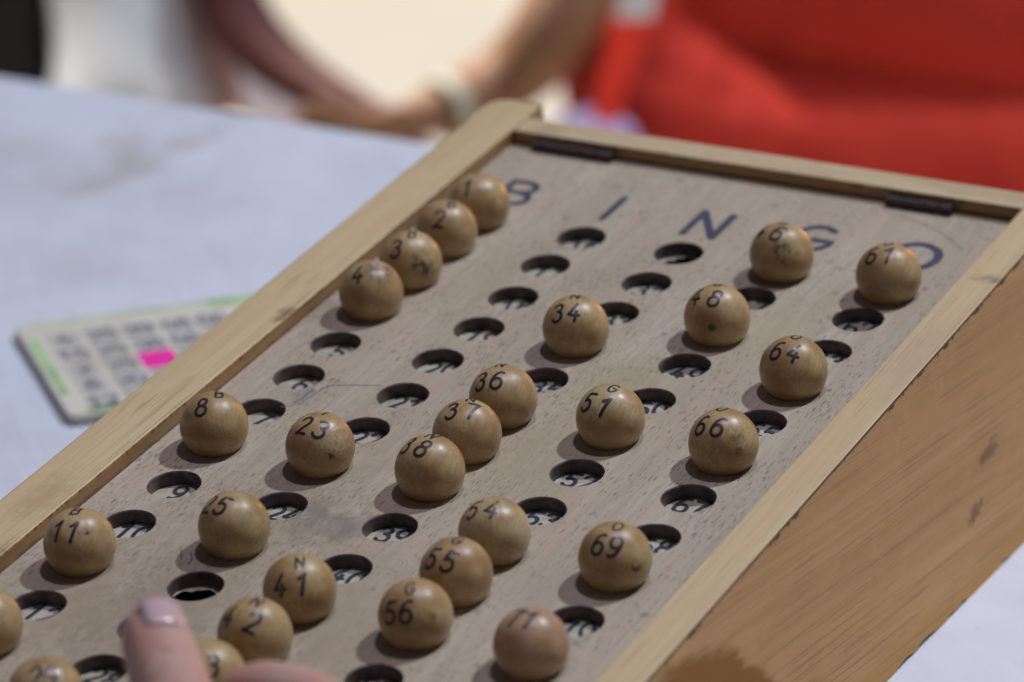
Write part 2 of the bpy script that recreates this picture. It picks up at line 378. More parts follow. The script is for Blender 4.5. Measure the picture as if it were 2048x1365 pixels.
panel_m = wood('panel_wood', (.46, .395, .305), (.35, .295, .21), (.55, .485, .385), (0, 1, 0), fine=(6, .35), pores=(20, 2.6, .615, (.13, .10, .08)), rough=.5, coat=.08,
    stains=[((3.2, -22, 0), (.35, .12, 0), .0, 1.4, (.27, .215, .14), .5), ((9.2, -8.4, 0), (.6, .5, 0), 0, 1.3, (.36, .31, .17), .55), ((2.0, -4.0, 0), (.8, .25, 0), 0, 1.2, (.38, .33, .22), .5),
            ((1, -25, 0), (.25, .3, 0), 0, 1.2, (.27, .21, .14), .45), ((8.6, -24, 0), (.35, .2, 0), 0, 1.2, (.30, .24, .16), .5), ((16.4, -8, 0), (1.6, .05, 0), .1, 1.3, (.33, .30, .27), .4),
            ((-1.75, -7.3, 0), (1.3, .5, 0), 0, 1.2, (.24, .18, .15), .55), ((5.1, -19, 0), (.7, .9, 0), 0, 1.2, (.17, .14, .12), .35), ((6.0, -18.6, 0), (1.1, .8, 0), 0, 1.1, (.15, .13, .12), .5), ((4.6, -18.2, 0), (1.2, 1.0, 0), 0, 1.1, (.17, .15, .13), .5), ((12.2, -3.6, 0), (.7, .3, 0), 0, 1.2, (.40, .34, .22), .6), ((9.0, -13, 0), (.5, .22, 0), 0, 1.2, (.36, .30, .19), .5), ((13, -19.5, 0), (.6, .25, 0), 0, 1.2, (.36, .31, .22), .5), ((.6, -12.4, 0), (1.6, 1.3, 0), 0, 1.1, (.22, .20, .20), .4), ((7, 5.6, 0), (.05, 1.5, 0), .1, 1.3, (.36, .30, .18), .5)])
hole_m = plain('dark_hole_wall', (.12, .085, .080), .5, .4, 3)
rail_m = wood('rail_wood', (.61, .475, .275), (.51, .375, .19), (.68, .545, .34), (0, 1, 0), fine=(6, .16), pores=(11, .35, .655, (.40, .28, .14)), rough=.5, coat=.12,
    stains=[((17.25, .6, .5), (1.2, 2.4, 1), 0, .9, (.14, .10, .09), .8), ((-2.0, -8.9, .5), (2.2, 1.1, 1), 0, .9, (.12, .08, .05), .75), ((-1.95, -25.5, .5), (2.4, .35, 1), 0, .9, (.12, .08, .05), .6),
            ((17, -5, .5), (1, .3, 1), 0, 1.2, (.46, .36, .24), .5), ((-2.6, -21, .5), (1.2, .5, 1), 0, 1.0, (.40, .25, .14), .5)])
def inner_dark(c0):
    return c0
edge_m = wood('rail_wood_far', (.56, .44, .27), (.49, .37, .20), (.62, .50, .33), (1, 0, 0), fine=(5.5, .28), pores=(7, .9, .68, (.25, .16, .09)), rough=.5, coat=.1)
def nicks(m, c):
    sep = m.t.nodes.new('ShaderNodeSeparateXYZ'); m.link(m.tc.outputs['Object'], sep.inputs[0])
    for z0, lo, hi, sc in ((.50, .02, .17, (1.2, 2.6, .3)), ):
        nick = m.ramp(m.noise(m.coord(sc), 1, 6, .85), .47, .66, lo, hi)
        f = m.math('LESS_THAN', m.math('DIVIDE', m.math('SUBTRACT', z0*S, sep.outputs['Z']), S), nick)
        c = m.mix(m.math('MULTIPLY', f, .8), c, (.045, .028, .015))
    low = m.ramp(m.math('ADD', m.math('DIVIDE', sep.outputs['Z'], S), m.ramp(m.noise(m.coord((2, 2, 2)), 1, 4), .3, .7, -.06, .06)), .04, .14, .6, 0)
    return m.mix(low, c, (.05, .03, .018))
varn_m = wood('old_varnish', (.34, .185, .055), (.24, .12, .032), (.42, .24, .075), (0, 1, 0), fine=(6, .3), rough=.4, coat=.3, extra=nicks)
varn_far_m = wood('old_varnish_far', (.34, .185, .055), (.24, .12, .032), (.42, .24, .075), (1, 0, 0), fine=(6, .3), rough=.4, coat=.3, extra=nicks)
def side_extra(m, c):
    # varnished patch low on the near end, a knot-like bruise, dirt in the joint under the rail
    d = m.dist((17.65, -24, -9), (0, 1, 1)); d = m.math('ADD', d, m.ramp(m.noise(m.coord((.5, .4, 1.8), (.205, 0, 0)), 1, 4, .6), .3, .7, -.22, .22))
    c = m.mix(m.ramp(d, 9.0, 9.5, .93, 0), c, (.30, .125, .022))
    for p, sc in (((17.65, -.78, -4.71), (0, 1.3, 3.2)), ((17.65, -1.86, -6.25), (0, 1.9, 3.4))):
        d = m.dist(p, sc); d = m.math('ADD', d, m.ramp(m.noise(m.coord((5, 5, 5)), 1, 4, .7), .3, .7, -.6, .6))
        c = m.mix(m.ramp(d, .5, 1.3, .62, 0), c, (.13, .075, .05))
    sep = m.t.nodes.new('ShaderNodeSeparateXYZ'); m.link(m.tc.outputs['Object'], sep.inputs[0])
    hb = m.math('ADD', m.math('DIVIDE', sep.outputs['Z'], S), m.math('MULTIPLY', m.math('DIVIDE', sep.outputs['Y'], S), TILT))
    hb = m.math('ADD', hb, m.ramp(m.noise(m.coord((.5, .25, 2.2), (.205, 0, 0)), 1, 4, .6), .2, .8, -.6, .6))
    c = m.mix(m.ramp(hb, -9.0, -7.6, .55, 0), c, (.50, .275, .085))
    nick = m.ramp(m.noise(m.coord((1, 1.7, .4)), 1, 4, .75), .52, .60, .015, .12)
    zz = m.math('SUBTRACT', .5*S, sep.outputs['Z']); f = m.math('LESS_THAN', m.math('DIVIDE', zz, S), nick)
    c = m.mix(m.math('MULTIPLY', f, .85), c, (.05, .03, .02))
    return c
side_m = wood('side_wood', (.60, .345, .150), (.52, .285, .11), (.66, .40, .19), (0, 1, 0), rot=(.205, 0, 0), fine=(3.2, .10), pores=(16, .12, .60, (.40, .235, .11)), rough=.7, coat=.0, spec=.15, extra=side_extra)
dark_m = plain('dark_inside', (.012, .010, .009), .9, .2, 1)

def make_panel():
    V, F, FM = [], [], []
    R, N = .762, 48
    xb = [-1.9, 1.765, 5.30, 8.83, 12.36, 16.5]
    def add(v): V.append(v); return len(V)-1
    for k, (cx, cy) in HOLES.items():
        c, r = (k-1)//15, (k-1) % 15
        x0, x1 = xb[c], xb[c+1]; y1 = 1.10 if r == 0 else -(r-.5)*2.297; y0 = -(r+.5)*2.297
        angs = sorted([2*pi*i/N for i in range(N)]+[math.atan2(yy-cy, xx-cx) % (2*pi) for xx in (x0, x1) for yy in (y0, y1)])
        out, rim, lip, deep = [], [], [], []
        for a in angs:
            ca, sa = cos(a), sin(a)
            t = min(((x1-cx)/ca if ca > 1e-9 else (x0-cx)/ca if ca < -1e-9 else 1e9), ((y1-cy)/sa if sa > 1e-9 else (y0-cy)/sa if sa < -1e-9 else 1e9))
            wob = 1+.006*sin(3*a+k)+.004*sin(7*a+2*k)
            out.append(add((cx+ca*t, cy+sa*t, 0))); rim.append(add((cx+ca*(R+.03)*wob, cy+sa*(R+.03)*wob, 0)))
            lip.append(add((cx+ca*R*wob, cy+sa*R*wob, -.035))); deep.append(add((cx+ca*R*wob, cy+sa*R*wob, -.46)))
        n = len(angs)
        for i in range(n):
            j = (i+1) % n
            F.append((rim[i], out[i], out[j], rim[j])); FM.append(0)
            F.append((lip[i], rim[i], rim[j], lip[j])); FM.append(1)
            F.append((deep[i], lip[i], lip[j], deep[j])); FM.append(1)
    def quad(x0, x1, y0, y1):
        F.append((add((x0, y0, 0)), add((x1, y0, 0)), add((x1, y1, 0)), add((x0, y1, 0)))); FM.append(0)
    quad(-1.9, 16.5, 1.10, 5.55); quad(-1.9, 16.5, -38.2, -14.5*2.297)
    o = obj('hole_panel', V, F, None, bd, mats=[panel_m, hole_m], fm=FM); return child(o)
make_panel()
child(box('backing_board', (-1.84, 16.38), (-38.1, 5.45), (-1.5, -1.3), dark_m, bd, 0))
def roundrect(x0, x1, y0, y1, r, corners):
    P = []
    for (cx, cy, a0, on) in ((x1, y1, 0, corners[0]), (x0, y1, 90, corners[1]), (x0, y0, 180, corners[2]), (x1, y0, 270, corners[3])):
        if on:
            ox = cx-r if cx == x1 else cx+r; oy = cy-r if cy == y1 else cy+r
            P += [(ox+r*cos(radians(a0+15*i)), oy+r*sin(radians(a0+15*i))) for i in range(7)]
        else: P.append((cx, cy))
    return P
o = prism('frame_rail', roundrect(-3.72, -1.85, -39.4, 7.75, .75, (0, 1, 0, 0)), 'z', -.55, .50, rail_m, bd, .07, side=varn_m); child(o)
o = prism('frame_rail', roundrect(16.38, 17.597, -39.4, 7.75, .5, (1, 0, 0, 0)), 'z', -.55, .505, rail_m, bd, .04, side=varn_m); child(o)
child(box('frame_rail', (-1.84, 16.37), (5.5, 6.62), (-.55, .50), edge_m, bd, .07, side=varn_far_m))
child(box('frame_rail', (-1.84, 16.37), (-39.3, -38.0), (-.55, .47), edge_m, bd, .07))
# side walls: the lower edge runs down to the table, a little chipped
random.seed(11)
def wall_outline(top):
    P = [(-39.4, top), (7.72, top)]; y = 7.72; P.append((y, zb(y)))
    while y > -39.2:
        y -= random.uniform(.25, .8)
        if y < -39.3: break
        P.append((y, zb(y)+(random.uniform(.03, .16) if random.random() < .35 else random.uniform(0, .03))))
    P.append((-39.4, zb(-39.4))); return P
child(prism('side_wall', wall_outline(.498), 'x', 17.60, 17.66, side_m, bd, 0))
child(prism('side_wall', wall_outline(-.56), 'x', -3.70, -3.45, side_m, bd, 0))
child(box('end_wall', (-3.44, 17.46), (6.2, 6.45), (zb(6.45)+.03, -.56), side_m, bd, 0))
child(box('end_wall', (-3.44, 17.46), (-39.2, -38.9), (zb(-39.2)+.03, -.56), side_m, bd, 0))
# hinges on the far rail
hm = plain('rusty_hinge', (.055, .032, .028), .55, .4, 4, coat=.1)
for x0, x1 in ((-.96, 2.03), (11.84, 14.12)):
    V, F = [], []
    n = 12
    segs = 5
    for s_ in range(segs):
        a, b = x0+(x1-x0)*s_/segs+.015, x0+(x1-x0)*(s_+1)/segs-.015
        c0 = len(V)
        for xx in (a, b):
            for k in range(n): V.append((xx, 5.30+.17*cos(2*pi*k/n), .15+.17*sin(2*pi*k/n)))
        for k in range(n): F.append((c0+k, c0+(k+1) % n, c0+n+(k+1) % n, c0+n+k))
        F.append(tuple(c0+k for k in range(n))[::-1]); F.append(tuple(c0+n+k for k in range(n)))
    c0 = len(V)
    for z in (.02, .34):
        for y in (5.40, 5.49):
            for x in (x0+.02, x1-.02): V.append((x, y, z))
    F += [tuple(c0+i for i in f) for f in ((0, 1, 3, 2), (4, 6, 7, 5), (0, 4, 5, 1), (2, 3, 7, 6), (0, 2, 6, 4), (1, 5, 7, 3))]
    child(obj('hinge', V, F, hm, bd))
lt = child(prism('latch', [(-14.1, -5.15), (-12.0, -6.55), (-12.3, -7.3), (-13.4, -7.5), (-14.9, -6.6)], 'x', 17.67, 17.80, plain('black_latch', (.015, .014, .014), .4, .2), bd, .04))
# painted heading
ink_m = M('blue_grey_paint', .55); nn = ink_m.noise(ink_m.coord((3, 3, 3)), 1, 4, .7)
ink_m.color(ink_m.mix(ink_m.ramp(nn, .52, .70, 0, .45), (.048, .055, .085), (.22, .20, .19))); ink_m = ink_m.m
for ch, x, y, h, wd_, wide in (('B', .12, 2.08, 1.62, .25, 1.22), ('I', 3.66, 2.10, 1.60, .26, 1.0), ('N', 7.08, 2.04, 1.66, .27, 1.18), ('G', 10.62, 2.28, 1.66, .27, 1.30), ('O', 14.10, 2.15, 1.72, .29, 1.42)):
    V, F = text_geo(ch, h, wd_, wide=wide, ox=x, oy=y, lift0=.008, dl=.003)
    child(obj('heading_letter', V, F, ink_m, bd))
# pen line and scratches on the panel
pen_m = plain('pencil_line', (.10, .10, .13), .6, .3, 3)
for pts, wd_ in (([(.45, -13.30), (.62, -13.24), (.83, -13.0), (.94, -12.7), (1.01, -12.31), (1.05, -11.93), (1.2, -11.65), (1.7, -11.42), (2.62, -11.09)], .030),
                 ([(.82, -12.05), (.80, -12.35), (.83, -12.6), (.70, -12.95)], .05), ([(12.0, 4.79), (12.54, 4.70), (13.37, 4.39), (14.22, 3.98), (15.34, 3.1)], .022),
                 ([(2.55, -21.5), (2.75, -21.75), (2.82, -22.05)], .05), ([(2.2, -21.45), (2.5, -21.9)], .03), ([(8.9, -21.0), (9.25, -20.85)], .05), ([(9.6, -19.9), (9.9, -19.6), (10.0, -19.4)], .04), ([(6.0, -22.6), (6.25, -22.35)], .05)):
    v3 = catmull([Vector((*p, 0)) for p in pts], 5)
    V, F = ribbon([(p.x, p.y) for p in v3], wd_, .006); child(obj('pen_mark', V, F, pen_m, bd))

# number discs at the bottom of the empty holes
def disc_mat(name, c, cr=.12):
    m = M(name, .4, coat=.8, coat_rough=cr); n = m.noise(m.coord((2.2, 2.2, 2.2)), 1, 4, .6)
    m.color(m.mix(m.ramp(n, .4, .7), c, tuple(v*.72 for v in c))); m.bump(n, .25, .06); return m.m
disc_ms = [disc_mat('paper_disc', (.54, .50, .38)), disc_mat('paper_disc_pale', (.56, .53, .43), .2)]
dink = plain('disc_ink', (.03, .035, .05), .5, .3, 2)
random.seed(5)
for k, (cx, cy) in HOLES.items():
    if k in BALLS: continue
    c = (k-1)//15
    torn = k in (31, 26)
    rot = random.uniform(-.12, .25); V, F = [], []
    N = 40
    if torn:
        rin = .64 if k == 26 else .62
        for i in range(N):
            a = 2*pi*i/N; r = rin+.10*sin(2*a+k)+random.uniform(-.05, .05)
            V += [(cx+cos(a)*.765, cy+sin(a)*.765, -.44), (cx+cos(a)*r-.03, cy+sin(a)*r-.04, -.47+random.uniform(-.02, .05))]
        for i in range(N): j = (i+1) % N; F.append((2*i, 2*i+1, 2*j+1, 2*j))
    else:
        V = [(cx, cy, -.435)]+[(cx+cos(2*pi*i/N)*.765, cy+sin(2*pi*i/N)*.765, -.435+random.uniform(-.004, .004)) for i in range(N)]
        F = [(0, 1+i, 1+(i+1) % N) for i in range(N)]
    d = child(obj('number_disc', V, F, disc_ms[1 if k in (10, 12, 40, 50, 52, 53, 65, 68, 70) else 0], bd, sm=True))
    if not torn:
        V, F = text_geo(str(k), .74, .125, pitch=.52, wide=.92)
        V = [(cx-.07+x*cos(rot)-y*sin(rot), cy+x*sin(rot)+y*cos(rot)+.25, -.422+z) for x, y, z in V]
        obj('printed_number', V, F, dink, d)

# ---------------------------------------------------------------- balls
def ball_mat(name, base, stains=(), tint=None):
    m = M(name, .55, .35, coat=.30, coat_rough=.36)
    r = m.random(); off = m.t.nodes.new('ShaderNodeVectorMath'); off.operation = 'ADD'
    sc = m.t.nodes.new('ShaderNodeVectorMath'); sc.operation = 'SCALE'; sc.inputs[0].default_value = (3.1, 5.7, 9.3); m.link(r, sc.inputs['Scale'])
    m.link(m.coord((1, 1, 1)), off.inputs[0]); m.link(sc.outputs[0], off.inputs[1]); v = off.outputs[0]
    n = m.noise(v, 1.1, 4, .6); c = m.mix(m.ramp(n, .36, .66), tuple(a*b for a, b in zip(base, (1.18, 1.22, 1.22))), tuple(a*b for a, b in zip(base, (.80, .64, .46))))
    fn = m.noise(v, 13, 3, .7); c = m.mix(m.ramp(fn, .35, .7, 0, .35), c, tuple(a*.7 for a in base))
    c = m.mix(m.ramp(r, 0, 1, 0, .22), c, (.50, .37, .20))
    st = m.t.nodes.new('ShaderNodeMapping'); st.inputs['Scale'].default_value = (14, 1.6, 14); m.link(v, st.inputs['Vector'])
    g = m.noise(st.outputs[0], 1, 3, .6); c = m.mix(m.ramp(g, .42, .72, 0, .55), c, tuple(a*.60 for a in base))
    sp = m.noise(v, 7, 3, .7); c = m.mix(m.ramp(sp, .66, .74, 0, .6), c, (.09, .055, .03))
    ru = m.ramp(m.noise(v, 2.5, 4, .7), .3, .8, .34, .56); m.roughness(ru)
    if tint:
        c = m.mix(m.ramp(m.noise(v, 1.0, 4, .6), .35, .65, .05, .6), c, tint)
    for p, rad, col, amt, fr in stains:
        d = m.dist(p); nz = m.noise(v, fr, 5, .75)
        f = m.math('MULTIPLY', m.ramp(d, rad*.45, rad, 1, 0), m.ramp(nz, .47, .58, 0, amt)); c = m.mix(f, c, col)
    m.color(c); m.bump(m.noise(v, 9, 4, .6), .12, .02)
    return m.m
BC = (.42, .29, .14)
DK = (.035, .028, .025)
ball_default = ball_mat('varnished_ball', BC)
# stain centres are directions in each ball's own frame (x along its number, y up, z out of its number)
BM_SPECIAL = {
 4: ball_mat('scuffed_ball', BC, [((.62, .12, .74), .55, DK, .9, 5), ((.5, .45, .7), .3, (.45, .43, .42), .9, 6)]),
 3: ball_mat('scuffed_ball', BC, [((.75, -.35, .5), .55, DK, .9, 4), ((.8, -.7, .2), .5, (.05, .045, .05), .95, 2)]),
 46: ball_mat('scuffed_ball', BC, [((.58, -.42, .74), .36, DK, .95, 5), ((.78, -.5, .5), .5, (.09, .06, .03), .8, 4)]),
 66: ball_mat('chipped_ball', BC, [((.85, -.28, .55), .42, (.10, .065, .035), .9, 4), ((.6, -.3, .7), .6, (.26, .19, .09), .6, 6)]),
 23: ball_mat('chipped_ball', BC, [((.72, -.45, .55), .22, DK, 1, 5), ((.7, 0, .7), .7, (.52, .43, .28), .7, 7)]),
 11: ball_mat('chipped_ball', BC, [((.55, .10, .8), .16, DK, 1, 4), ((.40, .02, .9), .10, DK, 1, 4)]),
 69: ball_mat('chipped_ball', BC, [((.78, -.30, .5), .20, DK, 1, 3)]),
 56: ball_mat('chipped_ball', BC, [((.75, -.10, .55), .16, DK, 1, 3)]),
 48: ball_mat('dented_ball', BC, [((.35, -.80, .50), .17, (.10, .06, .03), 1, .6)]),
 71: ball_mat('reddish_ball', (.46, .32, .19), [((.82, -.28, .5), .16, (.45, .03, .03), 1, 1.5), ((-.2, -.6, .75), .2, (.12, .07, .05), .9, 3), ((.4, -.1, .9), .2, (.14, .08, .06), .8, 4)], tint=(.42, .25, .17)),
 51: ball_mat('scratched_ball', (.46, .34, .17), [((.1, -.12, 1), .35, (.62, .50, .32), .8, 6)]),
 54: ball_mat('pale_ball', (.44, .33, .18)), 25: ball_mat('pale_ball', (.42, .31, .155)),
 29: ball_mat('chipped_ball', BC, [((.1, .25, .95), .5, (.10, .06, .035), .9, 4)]),
}
ball_ink_cache = {}
def ink(amt):
    if amt not in ball_ink_cache:
        m = M('ball_ink', .45, coat=.2); n = m.noise(m.coord((3.2, 3.2, 3.2)), 1, 5, .75)
        m.color(m.mix(m.ramp(n, .70-amt, .80-amt, 0, .8), (.022, .019, .026), (.36, .24, .12))); ball_ink_cache[amt] = m.m
    return ball_ink_cache[amt]
LAB = {1: 'worn wooden ball numbered 1 beside the painted letter B at the far left corner', 2: 'wooden ball numbered 2 sitting just in front of ball 1',
 3: 'wooden ball numbered 3 with dark stains low on its right side', 4: 'wooden ball numbered 4 with black and white scuffs on its upper right',
 8: 'glossy wooden ball numbered 8 alone in the left column beside the frame', 11: 'wooden ball numbered 11 with a small dark nick right of the digits',
 13: 'wooden ball cut off by the left edge of the picture near its bottom', 23: 'wooden ball numbered 23 with a chipped dark spot low on its right', 25: 'wooden ball numbered 25 with its digits nearly at the left outline',
 29: 'wooden ball with dirty number cut off at the bottom left corner of the picture', 34: 'wooden ball numbered 34 standing alone in the N column',
 36: 'wooden ball numbered 36, farthest of three balls in a diagonal row', 37: 'wooden ball numbered 37 between balls 36 and 38', 38: 'wooden ball numbered 38, nearest of three balls in a diagonal row',
 41: 'wooden ball numbered 41 with the letter N upright above its digits', 42: 'wooden ball numbered 42 just above the curled index finger',
 43: 'wooden ball mostly hidden behind the thumb and finger', 46: 'wooden ball numbered 46 with black scuffs beside the painted letter G', 48: 'wooden ball numbered 48 with a brown dent near its base',
 51: 'pale scratched wooden ball numbered 51 with the letter G on top', 54: 'wooden ball with faded digits 54 behind ball 55', 55: 'wooden ball numbered 55 between balls 54 and 56',
 56: 'wooden ball numbered 56 with a dark fleck on its right', 61: 'wooden ball numbered 61 beside the painted letter O at the far right', 64: 'wooden ball numbered 64 close to the right frame rail',
 66: 'wooden ball numbered 66 with a rough brown chip on its right', 69: 'wooden ball numbered 69 with a dark fleck on its right edge', 71: 'reddish stained wooden ball numbered 71 at the bottom of the board'}
FADE = {54: .20, 71: .12, 25: .16, 42: .13, 41: .12, 4: .10, 55: .13, 29: .20, 3: .05, 56: .12, 38: .10}
ball_mesh = sphere_data('ball', 1)
for k, (txt, n0, r0, sep, ll) in BALLS.items():
    n = BM @ Vector(n0).normalized(); r = BM @ Vector(r0); r = (r-n*r.dot(n)).normalized(); u = n.cross(r)
    Q = Matrix((r, u, n)).transposed()
    hx, hy = HOLES[k]
    me = ball_mesh.copy(); me.name = 'numbered_ball'; me.materials.append(BM_SPECIAL.get(k, ball_default))
    o = bpy.data.objects.new('numbered_ball', me); COL.objects.link(o)
    o.location = BM @ Vector((hx, hy, .618))*S; o.rotation_euler = Q.to_euler()
    tag(o, LAB[k], 'bingo ball', 'numbered balls in the holes of the board')
    sl = -.10 if '1' in txt else .0
    V, F = text_geo(txt, .60, .094, pitch=sep, slant=.10, wide=.98, dl=.0012)
    obj('painted_number', on_sphere(V, .004), F, ink(FADE.get(k, 0)), o)
    if ll:
        V, F = text_geo('BINGO'[(k-1)//15], .42, .068, slant=.05, wide=.95, dl=.0012)
        obj('painted_letter', on_sphere(V, .004, math.asin(ll[1]), math.atan2(ll[0], ll[2])), F, ink(FADE.get(k, 0)), o)

# ---------------------------------------------------------------- bingo card
CW, CH = 10.9, 9.25
u = Vector((6.84, -6.28, 0)).normalized(); v = Vector((-u.y, u.x, 0)); v = Vector((5.67, 7.15, 0)); v = (v-u*v.dot(u)).normalized()
Qc = Matrix((v, -u, v.cross(-u))).transposed()
card = thing('bingo_card', 'thick off-white bingo card with green borders and one pink square, half under the board frame', 'bingo card', (-21.96, 3.86, TZ), Qc)
def card_mat():
    m = M('card_paper', .55, coat=.15); n = m.noise(m.coord((.8, .8, .8)), 1, 4); c = m.mix(m.ramp(n, .35, .7), (.74, .72, .60), (.66, .64, .54))
    for p, sc in (((2.0, -4.6, .3), (.45, 1.6, 0)), ((8.2, -3.8, .3), (.5, 1.4, 0))):
        d = m.dist(p, sc); c = m.mix(m.ramp(m.math('ADD', d, m.ramp(n, .3, .7, -.4, .4)), .1, 1.1, .6, 0), c, (.72, .50, .28))
    m.color(c); return m.m
prism('card_base', [(x, y-CH) for x, y in roundrect(0, CW, 0, CH, .45, (1, 1, 1, 1))], 'z', .12, .42, card_mat(), card, .04)
green = plain('green_ink', (.36, .56, .26), .6, .2, 1); pgreen = plain('pale_green_ink', (.48, .60, .38), .6, .15, 1)
greyc = plain('cell_grey', (.52, .52, .48), .6, .12, 2); cink = plain('card_ink', (.15, .15, .19), .6, .3, 2); pink = plain('pink_ink', (.95, .035, .42), .5, .04, 2)
def rect(name, x0, x1, y0, y1, z, mat): obj(name, [(x0, y0, z), (x1, y0, z), (x1, y1, z), (x0, y1, z)], [(0, 1, 2, 3)], mat, card)
rect('border_stripe', .5, 7.2, -.52, -.18, .424, pgreen); rect('border_stripe', 7.2, 9.6, -.80, -.10, .424, green); rect('border_stripe', 9.3, 10.5, -2.6, -.85, .424, green)
rect('border_stripe', .7, 8.2, -CH+.10, -CH+.50, .424, green); rect('border_stripe', -.02+.17, .46, -7.3, -1.7, .424, green)
random.seed(3)
cells = [[random.randint(15*c+1, 15*c+15) for c in range(5)] for r in range(5)]
PX, PY, X0, Y0 = 1.38, 1.55, 1.42, -2.05
for r in range(5):
    for c in range(5):
        cx, cy = X0+c*PX, Y0-r*PY
        if (r, c) == (2, 2):
            rect('pink_square', cx-.66, cx+.66, cy-.80, cy+.80, .424, pink); continue
        rect('number_cell', cx-.58, cx+.58, cy-.66, cy+.66, .424, greyc)
        V, F = text_geo(str(cells[r][c]), .98, .13, pitch=.58, ox=cx, oy=cy, wide=.9); obj('cell_number', [(x, y, .43+z) for x, y, z in V], F, cink, card)

# ---------------------------------------------------------------- people and things beyond the table
def skin(name, c, red):
    m = M(name, .6, .35, coat=.0); m.b.inputs['Subsurface Weight'].default_value = .25; m.b.inputs['Subsurface Radius'].default_value = (.006, .002, .001); m.b.inputs['Subsurface Scale'].default_value = .5
    n = m.noise(m.coord((.7, .7, .7)), 1, 4, .6); cc = m.mix(m.ramp(n, .35, .7), c, red)
    n2 = m.noise(m.coord((4, 4, 4)), 1, 4, .7); cc = m.mix(m.ramp(n2, .45, .75, 0, .3), cc, tuple(x*.75 for x in c)); m.color(cc)
    cr = m.noise(m.coord((.5, 3.4, .5), (0, 0, radians(-45))), 1, 3, .6)
    m.bump(m.math('ADD', m.noise(m.coord((6, 6, 6)), 1, 4, .6), m.math('MULTIPLY', m.ramp(cr, .56, .64), -1.4)), .5, .05); return m.m
def cloth(name, c, var=.1):
    m = M(name, .85, .2); n = m.noise(m.coord((.06, .06, .06)), 1, 3); m.color(m.mix(m.ramp(n, .3, .7), c, tuple(x*(1-var) for x in c)))
    m.bump(m.noise(m.coord((.10, .10, .05)), 1, 2, .5, .8), .6, 2.5); return m.m
def person(label, base):
    t = thing('person', label, 'person', base); return t
E3 = Vector((.88, .475, 0)); F3 = Vector((.475, -.88, 0))
def hand_nodes(W, D, side, sc=1.):
    """relaxed hand: nodes and edges starting at the wrist W, pointing along D"""
    D = Vector(D).normalized(); sd = Vector(side); sd = (sd-D*sd.dot(D)).normalized(); up = sd.cross(D)
    nodes, edges = [], []
    W = Vector(W)
    for i, (off, ln) in enumerate(((-1.15, 7.2), (-.4, 8.2), (.4, 7.6), (1.15, 6.2))):
        k = W+D*3.6*sc*2+sd*off*2.0*sc
        b = len(nodes)
        nodes += [(*(W+D*3.2*sc+sd*off*1.2*sc), 1.25*sc), (*k, .95*sc), (*(k+D*ln*.42*sc-up*.7*sc), .8*sc), (*(k+D*ln*.72*sc-up*2.2*sc), .7*sc), (*(k+D*ln*.85*sc-up*3.6*sc), .6*sc)]
        edges += [(-1, b), (b, b+1), (b+1, b+2), (b+2, b+3), (b+3, b+4)]
    b = len(nodes); p = W+D*1.6*sc-sd*1.6*sc
    nodes += [(*p, 1.3*sc), (*(p+D*2.6*sc-sd*1.8*sc), 1.0*sc), (*(p+D*5.2*sc-sd*2.2*sc-up*.6*sc), .8*sc)]
    edges += [(-1, b), (b, b+1), (b+1, b+2)]
    return nodes, edges
def build_person(label, hip, face, right, sk, arm, hand_dir, hand_side, shoulder_h=68, other_arm=True, bw=1.):
    """seated body, one continuous skinned surface, in world axes relative to the seat"""
    hip = Vector(hip); t = person(label, (hip.x, hip.y, FL)); o3 = Vector((0, 0, 1)); loc = lambda p: Vector(p)-Vector((hip.x, hip.y, FL))
    N, Eg = [], []
    def add(p, rx, ry=None, to=None):
        q = loc(p); N.append((q.x, q.y, q.z, rx, ry or rx))
        if to is not None: Eg.append((to, len(N)-1))
        return len(N)-1
    pel = add(hip, 11*bw, 8*bw); wai = add(hip+o3*16, 9*bw, 7*bw, pel); ch = add(hip+o3*(shoulder_h-16), 11*bw, 8*bw, wai); nk = add(hip+o3*(shoulder_h+4), 5.2, 5.2, ch)
    hd = add(hip+o3*(shoulder_h+13)+face*2, 7.5, 8.5, nk); add(hip+o3*(shoulder_h+24)+face*2, 7, 8, hd)
    for s in (-1, 1):
        h = add(hip+right*8*bw*s, 8*bw, 8*bw, pel); k = add(hip+right*9*bw*s+face*36-o3*1, 5.2*bw, 5.2*bw, h); a = add(Vector((*(hip+right*10*s+face*36).xy, FL+7)), 3.8, 3.8, k); f = add(Vector((*(hip+right*10*s+face*50).xy, FL+3.5)), 3, 3, a)
    sh = None
    for j, side in enumerate((arm, None)):
        s = -1 if j == 0 else 1
        shp = add(hip+right*14*bw*s+o3*(shoulder_h-6), 4.6*bw, 4.6*bw, ch)
        if side:
            prev = shp
            for p in side: prev = add(p[:3], p[3], p[3], prev)
            hn, he = hand_nodes(side[-1][:3], hand_dir, hand_side, .62)
            b = len(N)
            for q in hn: qq = loc(q[:3]); N.append((qq.x, qq.y, qq.z, q[3], q[3]))
            Eg += [((prev if x == -1 else x+b), y+b) for x, y in he]
        elif other_arm:
            e = add(hip+right*21*s+o3*22+face*4, 3.8, 3.8, shp); wv = add(hip+right*14*s+o3*10+face*24, 2.8, 2.8, e)
            hn, he = hand_nodes(hip+right*12*s+o3*9+face*28, -right*s*.5+face, right*s, .62); b = len(N)
            for q in hn: qq = loc(q[:3]); N.append((qq.x, qq.y, qq.z, q[3], q[3]))
            Eg += [((wv if x == -1 else x+b), y+b) for x, y in he]
    skin_body('body', N, Eg, sk, t, 0, 1)
    return t, loc
red_hip = Vector((-41.7, 133, -60))
tan = skin('tan_skin', (.27, .15, .085), (.24, .12, .065))
